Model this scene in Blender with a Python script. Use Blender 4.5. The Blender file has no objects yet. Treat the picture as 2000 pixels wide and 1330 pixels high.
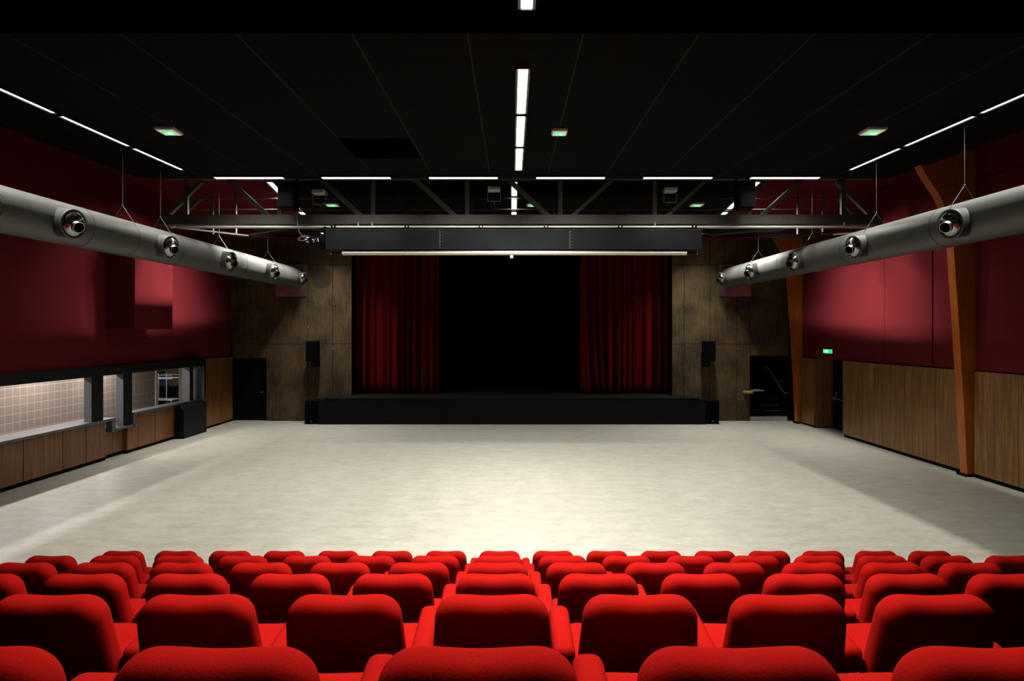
import bpy, bmesh, math, random
from mathutils import Vector, Matrix
random.seed(7)
sc = bpy.context.scene
C = sc.collection
F = 1111.0; HC = 3.05; HOR = 652.0     # focal length in pixels, eye height, horizon row (frame 2000 x 1330)
# ---------------------------------------------------------------- camera, world, exposure
cam = bpy.data.cameras.new('camera'); co = bpy.data.objects.new('camera', cam); C.objects.link(co)
co.location = (0, 0, HC); co.rotation_euler = (math.pi/2, 0, 0)
cam.sensor_width = 36; cam.lens = 36*F/2000; cam.shift_y = -(665-HOR)/2000; cam.clip_end = 200; cam.clip_start = .05
sc.camera = co
w = bpy.data.worlds.new('World'); sc.world = w; w.use_nodes = True
w.node_tree.nodes['Background'].inputs[0].default_value = (0, 0, 0, 1)
w.node_tree.nodes['Background'].inputs[1].default_value = 0
sc.view_settings.view_transform = 'Standard'; sc.view_settings.look = 'None'
sc.view_settings.gamma = 1; sc.view_settings.exposure = 1.0
try: sc.view_settings.use_curve_mapping = False
except Exception: pass
LIGHT = (1.0, 0.965, 0.87)
W_SIDE, W_MID, W_FRONT, W_REAR, W_KIT = 15, 112, 24, 80, 38     # watts per fitting

def ceil_z(y): return 6.3135 + .0306*y           # the suspended ceiling rises slightly to the stage
def rear_z(y): return 9.087 - .139*y             # ceiling over the stage apron

# ---------------------------------------------------------------- materials
def newmat(name):
    m = bpy.data.materials.new(name); m.use_nodes = True
    nt = m.node_tree; b = nt.nodes['Principled BSDF']
    return m, nt, b
def N(nt, t, **k):
    n = nt.nodes.new(t)
    for a, v in k.items(): setattr(n, a, v)
    return n
def plain(name, col, rough=.6, metal=0, var=.12, scale=8, bump=0, sheen=0, coat=0, stretch=(1,1,1), spec=.5):
    m, nt, b = newmat(name)
    tc = N(nt, 'ShaderNodeTexCoord'); mp = N(nt, 'ShaderNodeMapping'); mp.inputs['Scale'].default_value = stretch
    nz = N(nt, 'ShaderNodeTexNoise'); nz.inputs['Scale'].default_value = scale; nz.inputs['Detail'].default_value = 5
    rp = N(nt, 'ShaderNodeValToRGB')
    rp.color_ramp.elements[0].position = .3; rp.color_ramp.elements[1].position = .7
    rp.color_ramp.elements[0].color = tuple(c*(1-var) for c in col)+(1,)
    rp.color_ramp.elements[1].color = tuple(min(1, c*(1+var)) for c in col)+(1,)
    nt.links.new(tc.outputs['Object'], mp.inputs[0]); nt.links.new(mp.outputs[0], nz.inputs['Vector'])
    nt.links.new(nz.outputs['Fac'], rp.inputs[0]); nt.links.new(rp.outputs[0], b.inputs['Base Color'])
    b.inputs['Roughness'].default_value = rough; b.inputs['Metallic'].default_value = metal
    b.inputs['Specular IOR Level'].default_value = spec
    if sheen:
        b.inputs['Sheen Weight'].default_value = sheen; b.inputs['Sheen Roughness'].default_value = .35
        b.inputs['Sheen Tint'].default_value = tuple(min(1, c*1.3) for c in col)+(1,)
    if coat: b.inputs['Coat Weight'].default_value = coat; b.inputs['Coat Roughness'].default_value = .2
    if bump:
        bp = N(nt, 'ShaderNodeBump'); bp.inputs['Strength'].default_value = bump; bp.inputs['Distance'].default_value = .01
        nt.links.new(nz.outputs['Fac'], bp.inputs['Height']); nt.links.new(bp.outputs[0], b.inputs['Normal'])
    return m
def emit(name, col, s):
    m, nt, b = newmat(name); b.inputs['Base Color'].default_value = col+(1,)
    b.inputs['Emission Color'].default_value = col+(1,); b.inputs['Emission Strength'].default_value = s
    return m
def wood(name, cols, sc_=(7, 7, .35), rough=.45, det=6):
    m, nt, b = newmat(name)
    tc = N(nt, 'ShaderNodeTexCoord'); mp = N(nt, 'ShaderNodeMapping'); mp.inputs['Scale'].default_value = sc_
    nz = N(nt, 'ShaderNodeTexNoise'); nz.inputs['Scale'].default_value = 2.2; nz.inputs['Detail'].default_value = det
    nz.inputs['Roughness'].default_value = .75; nz.inputs['Distortion'].default_value = .15
    rp = N(nt, 'ShaderNodeValToRGB'); e = rp.color_ramp.elements
    e[0].position = .3; e[0].color = cols[0]+(1,); e[1].position = .72; e[1].color = cols[2]+(1,)
    q = e.new(.5); q.color = cols[1]+(1,)
    nt.links.new(tc.outputs['Object'], mp.inputs[0]); nt.links.new(mp.outputs[0], nz.inputs['Vector'])
    nt.links.new(nz.outputs['Fac'], rp.inputs[0]); nt.links.new(rp.outputs[0], b.inputs['Base Color'])
    b.inputs['Roughness'].default_value = rough
    return m

def floor_mat():
    m, nt, b = newmat('linoleum')
    tc = N(nt, 'ShaderNodeTexCoord')
    def layer(s, scale, det):
        mp = N(nt, 'ShaderNodeMapping'); mp.inputs['Scale'].default_value = s
        nz = N(nt, 'ShaderNodeTexNoise'); nz.inputs['Scale'].default_value = scale; nz.inputs['Detail'].default_value = det
        nt.links.new(tc.outputs['Object'], mp.inputs[0]); nt.links.new(mp.outputs[0], nz.inputs['Vector']); return nz
    a = layer((1, 2.4, 1), 2.2, 8); c = layer((2.5, 9, 1), 3, 6)
    mx = N(nt, 'ShaderNodeMath', operation='ADD'); nt.links.new(a.outputs['Fac'], mx.inputs[0]); nt.links.new(c.outputs['Fac'], mx.inputs[1])
    hf = N(nt, 'ShaderNodeMath', operation='MULTIPLY'); hf.inputs[1].default_value = .5; nt.links.new(mx.outputs[0], hf.inputs[0])
    rp = N(nt, 'ShaderNodeValToRGB'); e = rp.color_ramp.elements
    e[0].position = .36; e[0].color = (.245, .237, .203, 1); e[1].position = .62; e[1].color = (.335, .327, .285, 1)
    nt.links.new(hf.outputs[0], rp.inputs[0]); nt.links.new(rp.outputs[0], b.inputs['Base Color'])
    b.inputs['Roughness'].default_value = .42; b.inputs['Specular IOR Level'].default_value = .35
    return m

def ceiling_mat():
    m, nt, b = newmat('black_ceiling_tiles')
    tc = N(nt, 'ShaderNodeTexCoord'); sp = N(nt, 'ShaderNodeSeparateXYZ'); nt.links.new(tc.outputs['Object'], sp.inputs[0])
    def line(sock, off, pitch, wd):
        s = N(nt, 'ShaderNodeMath', operation='SUBTRACT'); s.inputs[1].default_value = off; nt.links.new(sock, s.inputs[0])
        d = N(nt, 'ShaderNodeMath', operation='DIVIDE'); d.inputs[1].default_value = pitch; nt.links.new(s.outputs[0], d.inputs[0])
        f = N(nt, 'ShaderNodeMath', operation='FRACT'); nt.links.new(d.outputs[0], f.inputs[0])
        l = N(nt, 'ShaderNodeMath', operation='LESS_THAN'); l.inputs[1].default_value = wd/pitch; nt.links.new(f.outputs[0], l.inputs[0])
        return l.outputs[0]
    lx = line(sp.outputs[0], .8135-1.337*20, 1.337, .022); ly = line(sp.outputs[1], 7.067-.66*20, .66, .012)
    ml = N(nt, 'ShaderNodeMath', operation='MULTIPLY'); ml.inputs[1].default_value = .5; nt.links.new(ly, ml.inputs[0])
    mx = N(nt, 'ShaderNodeMath', operation='MAXIMUM'); nt.links.new(lx, mx.inputs[0]); nt.links.new(ml.outputs[0], mx.inputs[1])
    rp = N(nt, 'ShaderNodeValToRGB'); rp.color_ramp.elements[0].color = (.0062, .0060, .0056, 1); rp.color_ramp.elements[1].color = (.020, .020, .019, 1)
    nt.links.new(mx.outputs[0], rp.inputs[0]); nt.links.new(rp.outputs[0], b.inputs['Base Color'])
    b.inputs['Roughness'].default_value = .95; b.inputs['Specular IOR Level'].default_value = .03
    return m

def board_mat():
    m, nt, b = newmat('raw_brown_boards')
    tc = N(nt, 'ShaderNodeTexCoord')
    mp = N(nt, 'ShaderNodeMapping'); mp.inputs['Scale'].default_value = (3, 3, .5)
    nz = N(nt, 'ShaderNodeTexNoise'); nz.inputs['Scale'].default_value = 4; nz.inputs['Detail'].default_value = 8; nz.inputs['Roughness'].default_value = .7
    n2 = N(nt, 'ShaderNodeTexNoise'); n2.inputs['Scale'].default_value = 1.1; n2.inputs['Detail'].default_value = 6
    nt.links.new(tc.outputs['Object'], mp.inputs[0]); nt.links.new(mp.outputs[0], nz.inputs['Vector']); nt.links.new(tc.outputs['Object'], n2.inputs['Vector'])
    ad = N(nt, 'ShaderNodeMath', operation='ADD'); nt.links.new(nz.outputs['Fac'], ad.inputs[0]); nt.links.new(n2.outputs['Fac'], ad.inputs[1])
    hf = N(nt, 'ShaderNodeMath', operation='MULTIPLY'); hf.inputs[1].default_value = .5; nt.links.new(ad.outputs[0], hf.inputs[0])
    rp = N(nt, 'ShaderNodeValToRGB'); e = rp.color_ramp.elements
    e[0].position = .36; e[0].color = (.008, .0046, .0014, 1); e[1].position = .68; e[1].color = (.090, .056, .019, 1)
    nt.links.new(hf.outputs[0], rp.inputs[0])
    # round stain left on the board where a disc once hung
    ds = N(nt, 'ShaderNodeVectorMath', operation='DISTANCE'); ds.inputs[1].default_value = (-6.69, 19.92, 5.02)
    nt.links.new(tc.outputs['Object'], ds.inputs[0])
    wob = N(nt, 'ShaderNodeMath', operation='MULTIPLY_ADD'); wob.inputs[1].default_value = .22
    n3 = N(nt, 'ShaderNodeTexNoise'); n3.inputs['Scale'].default_value = 3.5; n3.inputs['Detail'].default_value = 5
    nt.links.new(tc.outputs['Object'], n3.inputs['Vector'])
    nt.links.new(n3.outputs['Fac'], wob.inputs[0]); nt.links.new(ds.outputs['Value'], wob.inputs[2])
    mr = N(nt, 'ShaderNodeMapRange'); mr.inputs['From Min'].default_value = .44; mr.inputs['From Max'].default_value = .54
    mr.inputs['To Min'].default_value = .35; mr.inputs['To Max'].default_value = 1
    nt.links.new(wob.outputs[0], mr.inputs['Value'])
    mx = N(nt, 'ShaderNodeVectorMath', operation='SCALE'); nt.links.new(rp.outputs[0], mx.inputs[0]); nt.links.new(mr.outputs[0], mx.inputs['Scale'])
    nt.links.new(mx.outputs[0], b.inputs['Base Color']); b.inputs['Roughness'].default_value = .7; b.inputs['Specular IOR Level'].default_value = .3
    return m

def tile_mat():
    m, nt, b = newmat('beige_tiles')
    tc = N(nt, 'ShaderNodeTexCoord'); sp = N(nt, 'ShaderNodeSeparateXYZ'); nt.links.new(tc.outputs['Object'], sp.inputs[0])
    ad = N(nt, 'ShaderNodeMath', operation='ADD'); nt.links.new(sp.outputs[0], ad.inputs[0]); nt.links.new(sp.outputs[1], ad.inputs[1])
    cb = N(nt, 'ShaderNodeCombineXYZ'); nt.links.new(ad.outputs[0], cb.inputs[0]); nt.links.new(sp.outputs[2], cb.inputs[1])
    br = N(nt, 'ShaderNodeTexBrick'); br.offset = 0; br.inputs['Scale'].default_value = 1
    br.inputs['Brick Width'].default_value = .2; br.inputs['Row Height'].default_value = .2; br.inputs['Mortar Size'].default_value = .005
    br.inputs['Color1'].default_value = (.17, .14, .122, 1); br.inputs['Color2'].default_value = (.18, .147, .128, 1); br.inputs['Mortar'].default_value = (.36, .31, .27, 1)
    nt.links.new(cb.outputs[0], br.inputs['Vector']); nt.links.new(br.outputs[0], b.inputs['Base Color'])
    b.inputs['Roughness'].default_value = .3
    return m

M = {}
M['floor'] = floor_mat(); M['ceil'] = ceiling_mat(); M['board'] = board_mat(); M['tile'] = tile_mat()
M['bulk'] = plain('matt_black_paint', (.0008, .0008, .0008), 1, spec=.0)
M['black'] = plain('black_paint', (.003, .003, .0032), .7, spec=.05)
M['stage'] = plain('black_stage_boards', (.0062, .006, .0056), .7, spec=.05, stretch=(1, 8, 1))
M['blackcloth'] = plain('black_velour', (.006, .006, .0065), .95, sheen=.02, spec=.1)
M['redwall'] = plain('crimson_wall_fabric', (.090, .0095, .0125), .9, var=.05, scale=30, spec=.03)
M['curtain'] = plain('dark_red_velvet', (.075, .0025, .0034), .9, var=.1, scale=20, sheen=.1, spec=.03)
M['seat'] = plain('red_seat_fabric', (.185, .0032, .0022), .95, var=.07, scale=160, bump=.10, sheen=.02, spec=.02)
M['wood'] = wood('striped_veneer', ((.060, .024, .006), (.135, .060, .014), (.26, .130, .034)))
M['wood2'] = wood('counter_veneer', ((.060, .022, .005), (.125, .050, .013), (.20, .088, .026)))
M['glulam'] = wood('glued_timber', ((.22, .047, .0035), (.33, .080, .0065), (.42, .115, .011)), (2, 2, .5), .4, 4)
M['duct'] = plain('galvanised_duct', (.062, .064, .060), .45, metal=.1, var=.10, scale=3)
M['collar'] = plain('duct_collar', (.040, .042, .040), .5, metal=.1)
M['chrome'] = plain('polished_steel', (.28, .28, .28), .2, metal=1, var=.03)
M['steel'] = plain('galvanised_steel', (.16, .16, .155), .45, metal=.3)
M['zinc'] = plain('zinc_sheet', (.22, .23, .25), .3, metal=.9, var=.15, scale=5)
M['truss'] = plain('grey_truss_paint', (.060, .057, .048), .6, spec=.2)
M['housing'] = plain('charcoal_housing_paint', (.0085, .0097, .0113), .7, spec=.1, var=.25, scale=1.6, stretch=(1, 1, 1))
M['screen'] = plain('rolled_screen_cloth', (.72, .67, .60), .7, var=.02)
M['darkgrey'] = plain('dark_grey_laminate', (.006, .0065, .0072), .6, spec=.12)
M['grey'] = plain('lit_grey_laminate', (.06, .065, .073), .45)  # paler version of the dark laminate, for hatch faces that catch the kitchen light
M['work'] = plain('grey_worktop', (.06, .065, .072), .35, spec=.5)
M['speaker'] = plain('speaker_black', (.0018, .002, .0025), .55, spec=.06)
M['grille'] = plain('speaker_grille', (.002, .0022, .0026), .85, spec=.03, scale=300, var=.5)
M['white'] = plain('white_plastic', (.42, .41, .39), .4, var=.03)
M['tube'] = emit('lit_diffuser', (1.0, .985, .95), 4.0)
M['dimtube'] = emit('lit_diffuser_soft', (1.0, .985, .95), 2.2)
M['green'] = emit('exit_sign_green', (.02, .75, .22), .55)
M['signwhite'] = emit('exit_sign_white', (.75, 1, .8), .45)
M['signface'] = emit('sign_lens', (.80, .72, .55), .16)
M['tier'] = plain('dark_carpet', (.004, .0035, .0035), .95)
M['kitwall'] = plain('taupe_wall', (.07, .058, .046), .8)
M['blue'] = plain('blue_hose', (.02, .08, .28), .4)
M['nosing'] = plain('pale_step_edge', (.33, .33, .30), .5)
M['railwood'] = plain('dull_rail', (.10, .075, .045), .5)
M['cable'] = plain('dark_wire', (.05, .05, .048), .5)
M['lightwood'] = plain('pale_beech', (.26, .16, .075), .45)

# ---------------------------------------------------------------- mesh helpers
class MB:
    def __init__(s): s.b = bmesh.new()
    def box(s, x0, x1, y0, y1, z0, z1, bev=0, seg=2, rot=None):
        t = bmesh.new(); bmesh.ops.create_cube(t, size=1)
        for v in t.verts: v.co = Vector((v.co.x*(x1-x0), v.co.y*(y1-y0), v.co.z*(z1-z0)))
        if bev: bmesh.ops.bevel(t, geom=t.edges[:], offset=bev, segments=seg, profile=.5, affect='EDGES')
        c = Vector(((x0+x1)/2, (y0+y1)/2, (z0+z1)/2))
        mt = Matrix.Translation(c) @ (rot if rot is not None else Matrix.Identity(4))
        s.join(t, mt); return s
    def join(s, t, mt=None):
        me = bpy.data.meshes.new('t'); t.to_mesh(me); t.free()
        if mt is not None: me.transform(mt)
        s.b.from_mesh(me); bpy.data.meshes.remove(me)
    def cyl(s, a, b_, r, r2=None, seg=16, caps=True):
        a = Vector(a); b_ = Vector(b_); d = b_-a
        t = bmesh.new(); bmesh.ops.create_cone(t, cap_ends=caps, segments=seg, radius1=r, radius2=r if r2 is None else r2, depth=d.length)
        s.join(t, Matrix.Translation((a+b_)/2) @ d.to_track_quat('Z', 'Y').to_matrix().to_4x4()); return s
    def bar(s, a, b_, w_, h_):                     # rectangular bar between two points
        a = Vector(a); b_ = Vector(b_); d = b_-a
        t = bmesh.new(); bmesh.ops.create_cube(t, size=1)
        for v in t.verts: v.co = Vector((v.co.x*w_, v.co.y*h_, v.co.z*d.length))
        s.join(t, Matrix.Translation((a+b_)/2) @ d.to_track_quat('Z', 'Y').to_matrix().to_4x4()); return s
    def tube(s, pts, r, seg=8):
        for p, q in zip(pts[:-1], pts[1:]): s.cyl(p, q, r, seg=seg)
        for p in pts[1:-1]: s.ball(p, r, 8)
        return s
    def ball(s, c, r, seg=16, sx=(1, 1, 1)):
        t = bmesh.new(); bmesh.ops.create_uvsphere(t, u_segments=seg, v_segments=max(6, seg//2), radius=r)
        s.join(t, Matrix.Translation(c) @ Matrix.Diagonal((sx[0], sx[1], sx[2], 1))); return s
    def poly(s, pts, d):                            # polygon extruded by vector d
        d = Vector(d); a = [s.b.verts.new(p) for p in pts]; c = [s.b.verts.new(Vector(p)+d) for p in pts]
        n = len(pts); s.b.faces.new(a); s.b.faces.new(c[::-1])
        for i in range(n): s.b.faces.new((a[i], c[i], c[(i+1) % n], a[(i+1) % n]))
        return s
    def build(s, name, mat, parent=None, smooth=False, origin=None):
        bmesh.ops.recalc_face_normals(s.b, faces=s.b.faces[:])
        me = bpy.data.meshes.new(name)
        s.b.to_mesh(me); s.b.free(); me.materials.append(M[mat] if isinstance(mat, str) else mat)
        if smooth:
            try: me.shade_smooth()
            except Exception: pass
            try: me.set_sharp_from_angle(angle=math.radians(50))
            except Exception: pass
        o = bpy.data.objects.new(name, me); C.objects.link(o)
        if parent is not None:
            o.parent = parent
            if parent.type == 'EMPTY' or True:
                o.matrix_parent_inverse = Matrix.Translation(-world_loc(parent))
        return o
def world_loc(o):
    v = Vector(o.location)
    if o.parent is not None and o.matrix_parent_inverse == Matrix.Identity(4): v = v + world_loc(o.parent)
    elif o.parent is not None: v = v + Vector((0, 0, 0))
    return v
def empty(name, loc, label=None, cat=None, group=None):
    o = bpy.data.objects.new(name, None); C.objects.link(o); o.location = loc; o.empty_display_size = .1
    if label: tag(o, label, cat, group)
    return o
def tag(o, label, cat, group=None):
    o['label'] = label; o['category'] = cat
    if group: o['group'] = group
    return o
def struct(o): o['kind'] = 'structure'; return o
def at(px, py, Y): return Vector(((px-1000)/F*Y, Y, HC-(py-HOR)/F*Y))
def area(name, loc, sx, sy, watts, spread=180, rot=(0, 0, 0), col=LIGHT, parent=None):
    l = bpy.data.lights.new(name, 'AREA'); l.shape = 'RECTANGLE'; l.size = sx; l.size_y = sy; l.energy = watts; l.color = col
    l.spread = math.radians(spread)
    o = bpy.data.objects.new(name, l); C.objects.link(o); o.location = loc; o.rotation_euler = rot
    if parent is not None: o.parent = parent; o.matrix_parent_inverse = Matrix.Translation(-Vector(parent.location))
    return o
ORD = ['first', 'second', 'third', 'fourth', 'fifth', 'sixth', 'seventh', 'eighth', 'ninth', 'tenth', 'eleventh', 'twelfth', 'thirteenth', 'fourteenth', 'fifteenth', 'sixteenth']

# ================================================================ THE SHELL
struct(MB().box(-13.8, 10.6, -3.2, 21.2, -.2, 0).build('floor', 'floor'))
# suspended black ceiling (slightly rising), its far fascia, and the darker dropped part nearest the camera
m = MB(); y0, y1 = 6.42, 13.42
m.poly([(-8.8, y0, ceil_z(y0)), (8.95, y0, ceil_z(y0)), (8.95, y1, ceil_z(y1)), (-8.8, y1, ceil_z(y1))], (0, 0, .12))
struct(m.build('ceiling', 'ceil'))
m = MB().box(-9.9, 9.9, -3.1, 6.42, 6.44, 6.62)
struct(m.build('ceiling_dropped_part', 'bulk'))
m = MB().box(-8.8, 8.95, 13.36, 13.42, 6.86, 7.3)
struct(m.build('ceiling_fascia', 'bulk'))
m = MB().box(-10.2, 10.2, -3.1, 20.1, 8.9, 9.1)
struct(m.build('ceiling_roof_deck', 'bulk'))
m = MB(); y0, y1 = 13.42, 19.93
m.poly([(-6.4, y0, rear_z(y0)), (6.6, y0, rear_z(y0)), (6.6, y1, rear_z(y1)), (-6.4, y1, rear_z(y1))], (0, 0, .1))
struct(m.build('ceiling_rear', 'ceil'))
m = MB()
for xa, xb in ((-9.85, -6.4), (6.6, 9.9)):
    m.poly([(xa, y0, rear_z(y0)), (xb, y0, rear_z(y0)), (xb, y1, rear_z(y1)), (xa, y1, rear_z(y1))], (0, 0, .1))
struct(m.build('ceiling_rear_red_sides', 'redwall'))
# ---- right wall: red lining above, wood below, doorway at y 16.84..18.45
m = MB().box(9.88, 10.2, -3.1, 12.11, 2.27, 8.95).box(9.88, 10.2, 12.37, 19.32, 2.27, 8.95).box(9.88, 10.2, 19.58, 19.93, 2.27, 8.95).box(10.26, 10.4, -3.1, 19.93, 2.27, 8.95)
struct(m.build('wall_right', 'redwall'))
m = MB().box(9.855, 9.88, 13.35, 15.05, 2.28, 5.9).box(9.855, 9.88, 15.065, 19.3, 2.28, 5.9).box(9.855, 9.88, 7, 11.9, 2.28, 6.3).box(9.855, 9.88, 12.5, 13.1, 2.28, 6.3)
struct(m.build('wall_right_red_panels', 'redwall'))
base = MB().box(9.86, 10.2, -3.1, 12.11, 0, 2.27).box(9.86, 10.2, 12.37, 16.84, 0, 2.27).box(10.2, 10.4, -3.1, 16.6, 0, 2.27).box(9.86, 10.45, 18.45, 19.32, 0, 2.27).box(10.16, 10.45, 19.32, 19.93, 0, 2.27).box(10.45, 10.6, 16.5, 18.6, 0, 2.27).box(10.2, 10.45, 16.6, 16.84, 0, 2.27)
struct(base.build('wall_right_base', 'black'))
struct(MB().box(9.83, 9.86, -3.1, 16.84, 0, .085).box(9.83, 9.86, 18.45, 19.3, 0, .07).build('baseboard_right', 'black'))
rp = struct(MB().box(9.84, 9.86, -3.1, 16.84, 2.255, 2.27).build('trim_right', 'darkgrey'))
edges = [16.84, 15.88, 15.05, 14.2, 13.15, 12.42]
edges2 = [12.05, 11.0, 9.95, 8.9, 7.85]
for lst in (edges, edges2):
    for a, b_ in zip(lst[:-1], lst[1:]):
        p = MB().box(9.79, 9.86, b_+.006, a-.006, .085, 2.255, .004, 1).build('wood_panel', 'wood', rp)
MB().box(9.79, 9.86, 18.46, 19.25, .07, 2.25, .004, 1).build('wood_panel', 'wood', rp)
MB().box(9.86, 10.44, 18.42, 18.45, .03, 2.25).build('wood_panel', 'wood', rp)
# black exit door with push bar in the right doorway
d = struct(MB().box(10.38, 10.44, 16.86, 18.40, .01, 2.2, .004, 1).build('door_1', 'black'))
pb = MB().cyl((10.31, 17.0, .98), (10.31, 18.3, .98), .016).box(10.29, 10.39, 17.0, 17.06, .93, 1.03).box(10.29, 10.39, 18.2, 18.26, .93, 1.03)
pb.tube([(10.33, 18.12, 1.0), (10.30, 18.12, 1.14), (10.33, 18.04, 1.2)], .01)
pb.build('push_bar', 'steel', d)
# ---- left wall
m = MB().box(-10.2, -9.85, -3.1, 19.93, 2.27, 8.95).box(-10.2, -9.85, -3.1, 8.5, 0, 2.27)
struct(m.build('wall_left', 'redwall'))
m = MB().box(-10.2, -9.83, 17.75, 19.93, 0, 2.27); struct(m.build('wall_left_base', 'black'))
lp = struct(MB().box(-9.83, -9.80, 17.75, 19.93, 0, .07).build('baseboard_left', 'black'))
for a, b_ in ((17.76, 18.7), (18.71, 19.92)):
    MB().box(-9.83, -9.78, a, b_, .07, 2.25, .004, 1).build('wood_panel', 'wood2', lp)
m = MB().box(-9.85, -9.13, 13.77, 15.3, 3.17, 5.35, .006, 1)
struct(m.build('wall_left_boxed_bay', 'redwall'))
# ---- wall behind the audience
struct(MB().box(-10.2, 10.2, -3.3, -3.1, 0, 9).build('wall_rear', 'black'))
# ---- stage wall: carcass with three openings
YW = 19.93
XL, XR = -5.61, 5.60
m = MB()
m.box(-10.2, -9.78, YW+.02, YW+.25, 0, 9).box(-9.78, -8.61, YW+.02, YW+.25, 2.19, 9).box(-8.61, XL, YW+.02, YW+.25, 0, 9)
m.box(XL, XR, YW+.02, YW+.25, 6.5, 9).box(XR, 8.34, YW+.02, YW+.25, 0, 9).box(8.34, 9.69, YW+.02, YW+.25, 2.28, 9).box(9.69, 10.2, YW+.02, YW+.25, 0, 9)
wf = struct(m.build('wall_stage', 'black'))
def boards(xs, zs, skip=()):
    m = MB()
    for i, (a, b_) in enumerate(zip(xs[:-1], xs[1:])):
        for j, (c, d_) in enumerate(zip(zs[:-1], zs[1:])):
            if (i, j) in skip: continue
            m.box(a+.008, b_-.008, YW-.01, YW+.02, c+.008, d_-.008, .003, 1)
    return m
Lx = [-9.85, -8.61, -7.157, -6.28, XL]; Rx = [XR, 6.03, 6.93, 7.87, 8.34, 9.69]; Zs = [0, 2.69, 5.46, 7.2]
m = boards(Lx, Zs, {(0, 0)}); m.box(-9.78, -8.615, YW-.01, YW+.02, 2.2, 2.685)
struct(m.build('wall_stage_boards_left', 'board'))
m = boards(Rx, Zs, {(4, 0)}); m.box(8.345, 9.69, YW-.01, YW+.02, 2.29, 2.685)
struct(m.build('wall_stage_boards_right', 'board'))
m = MB()
for x in (-7.157, -6.28, 6.03, 6.93, 7.87):
    for z in (1.2, 2.55, 2.8, 3.28, 4.1, 5.35): m.cyl((x+.03*random.uniform(-1, 1)+.02, YW-.016, z+random.uniform(-.03, .03)), (x+.02, YW-.008, z), .014, seg=8)
for x in (-6.0, -5.8, 5.8, 7.2): m.cyl((x, YW-.016, 2.58), (x, YW-.008, 2.58), .014, seg=8)
m.build('screw_head', 'steel', wf)['kind'] = 'stuff'
# recess behind the left doorway
d2 = struct(MB().box(-9.76, -8.63, YW+.14, YW+.19, .01, 2.17).build('door_2', 'black'))
MB().cyl((-8.75, YW+.09, 1.0), (-8.75, YW+.14, 1.0), .012).cyl((-8.75, YW+.09, 1.0), (-8.88, YW+.09, 1.0), .01).build('door_handle', 'steel', d2)
# stage house
m = MB().box(-7.6, 7.6, 26.5, 26.7, 0, 8).box(-7.6, -7.4, 20.19, 26.5, 0, 8).box(7.4, 7.6, 20.19, 26.5, 0, 8).box(-7.6, 7.6, 20.19, 26.7, 8, 8.2)
struct(m.build('wall_stagehouse', 'bulk'))

# ================================================================ STAGE
st = empty('stage', (0, 19.14, 0), 'low black stage platform running across the foot of the board wall', 'stage')
MB().box(-6.53, 6.52, 19.14, 19.91, 0, .86, .004, 1).box(XL+.01, XR-.01, 19.91, 26.48, 0, .86).build('stage_front', 'stage', st)
MB().box(-6.30, 6.30, 19.12, 19.91, .86, .9, .006, 1).box(XL+.01, XR-.01, 19.91, 26.48, .86, .9).build('stage_deck', 'stage', st)

def curtain(name, xa, xb, label, seed, flare):
    r = random.Random(seed); bm = bmesh.new(); n = 340; rows = 14
    ph = [r.uniform(0, 6.28) for _ in range(6)]
    top, bot = 6.45, .905
    grid = []
    for j in range(rows+1):
        v = j/rows; z = top+(bot-top)*v; row = []
        for i in range(n+1):
            u = i/n; s = u*(xb-xa)
            wv = s+.11*math.sin(2.3*s+ph[0])+.075*math.sin(5.3*s+ph[1])
            dep = .10+.05*math.sin(2.7*s+ph[2])+.02*math.sin(7*s)
            f = math.sin(wv*2*math.pi/.30+ph[3]+.35*v*math.sin(s*2+ph[5])); f = math.copysign(abs(f)**.65, f)
            yy = 20.44 + dep*(f+.3*math.sin(wv*2*math.pi/.115+ph[4]))*(.8+.35*v)
            xx = xa+s+flare*v**5*math.sin(min(1, u*3)*math.pi)*.35
            row.append(bm.verts.new((xx, yy, z)))
        grid.append(row)
    for j in range(rows):
        for i in range(n): bm.faces.new((grid[j][i], grid[j][i+1], grid[j+1][i+1], grid[j+1][i]))
    mb = MB(); mb.b.free(); mb.b = bm
    o = mb.build(name, 'curtain', None, True)
    sd = o.modifiers.new('thickness', 'SOLIDIFY'); sd.thickness = .008; sd.offset = 0
    tag(o, label, 'curtain'); return o
curtain('stage_curtain', -5.58, -2.62, 'dark red velvet curtain gathered at the left of the stage opening', 3, 0)
curtain('stage_curtain', 2.44, 5.56, 'dark red velvet curtain at the right of the stage opening, hem swept sideways', 11, .5)
# black backdrop at the rear of the stage
bm = bmesh.new(); pr = []
for i in range(241):
    x = -5.5+11*i/240; yy = 26.3+.07*math.sin(x*9+math.sin(x*2))
    pr.append((bm.verts.new((x, yy, 7.2)), bm.verts.new((x, yy, .905))))
for a, b_ in zip(pr[:-1], pr[1:]): bm.faces.new((a[0], b_[0], b_[1], a[1]))
mb = MB(); mb.b.free(); mb.b = bm; bd = mb.build('backdrop_curtain', 'blackcloth', None, True)
sd = bd.modifiers.new('thickness', 'SOLIDIFY'); sd.thickness = .008
tag(bd, 'plain black backdrop curtain closing the rear of the stage', 'curtain')

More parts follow.
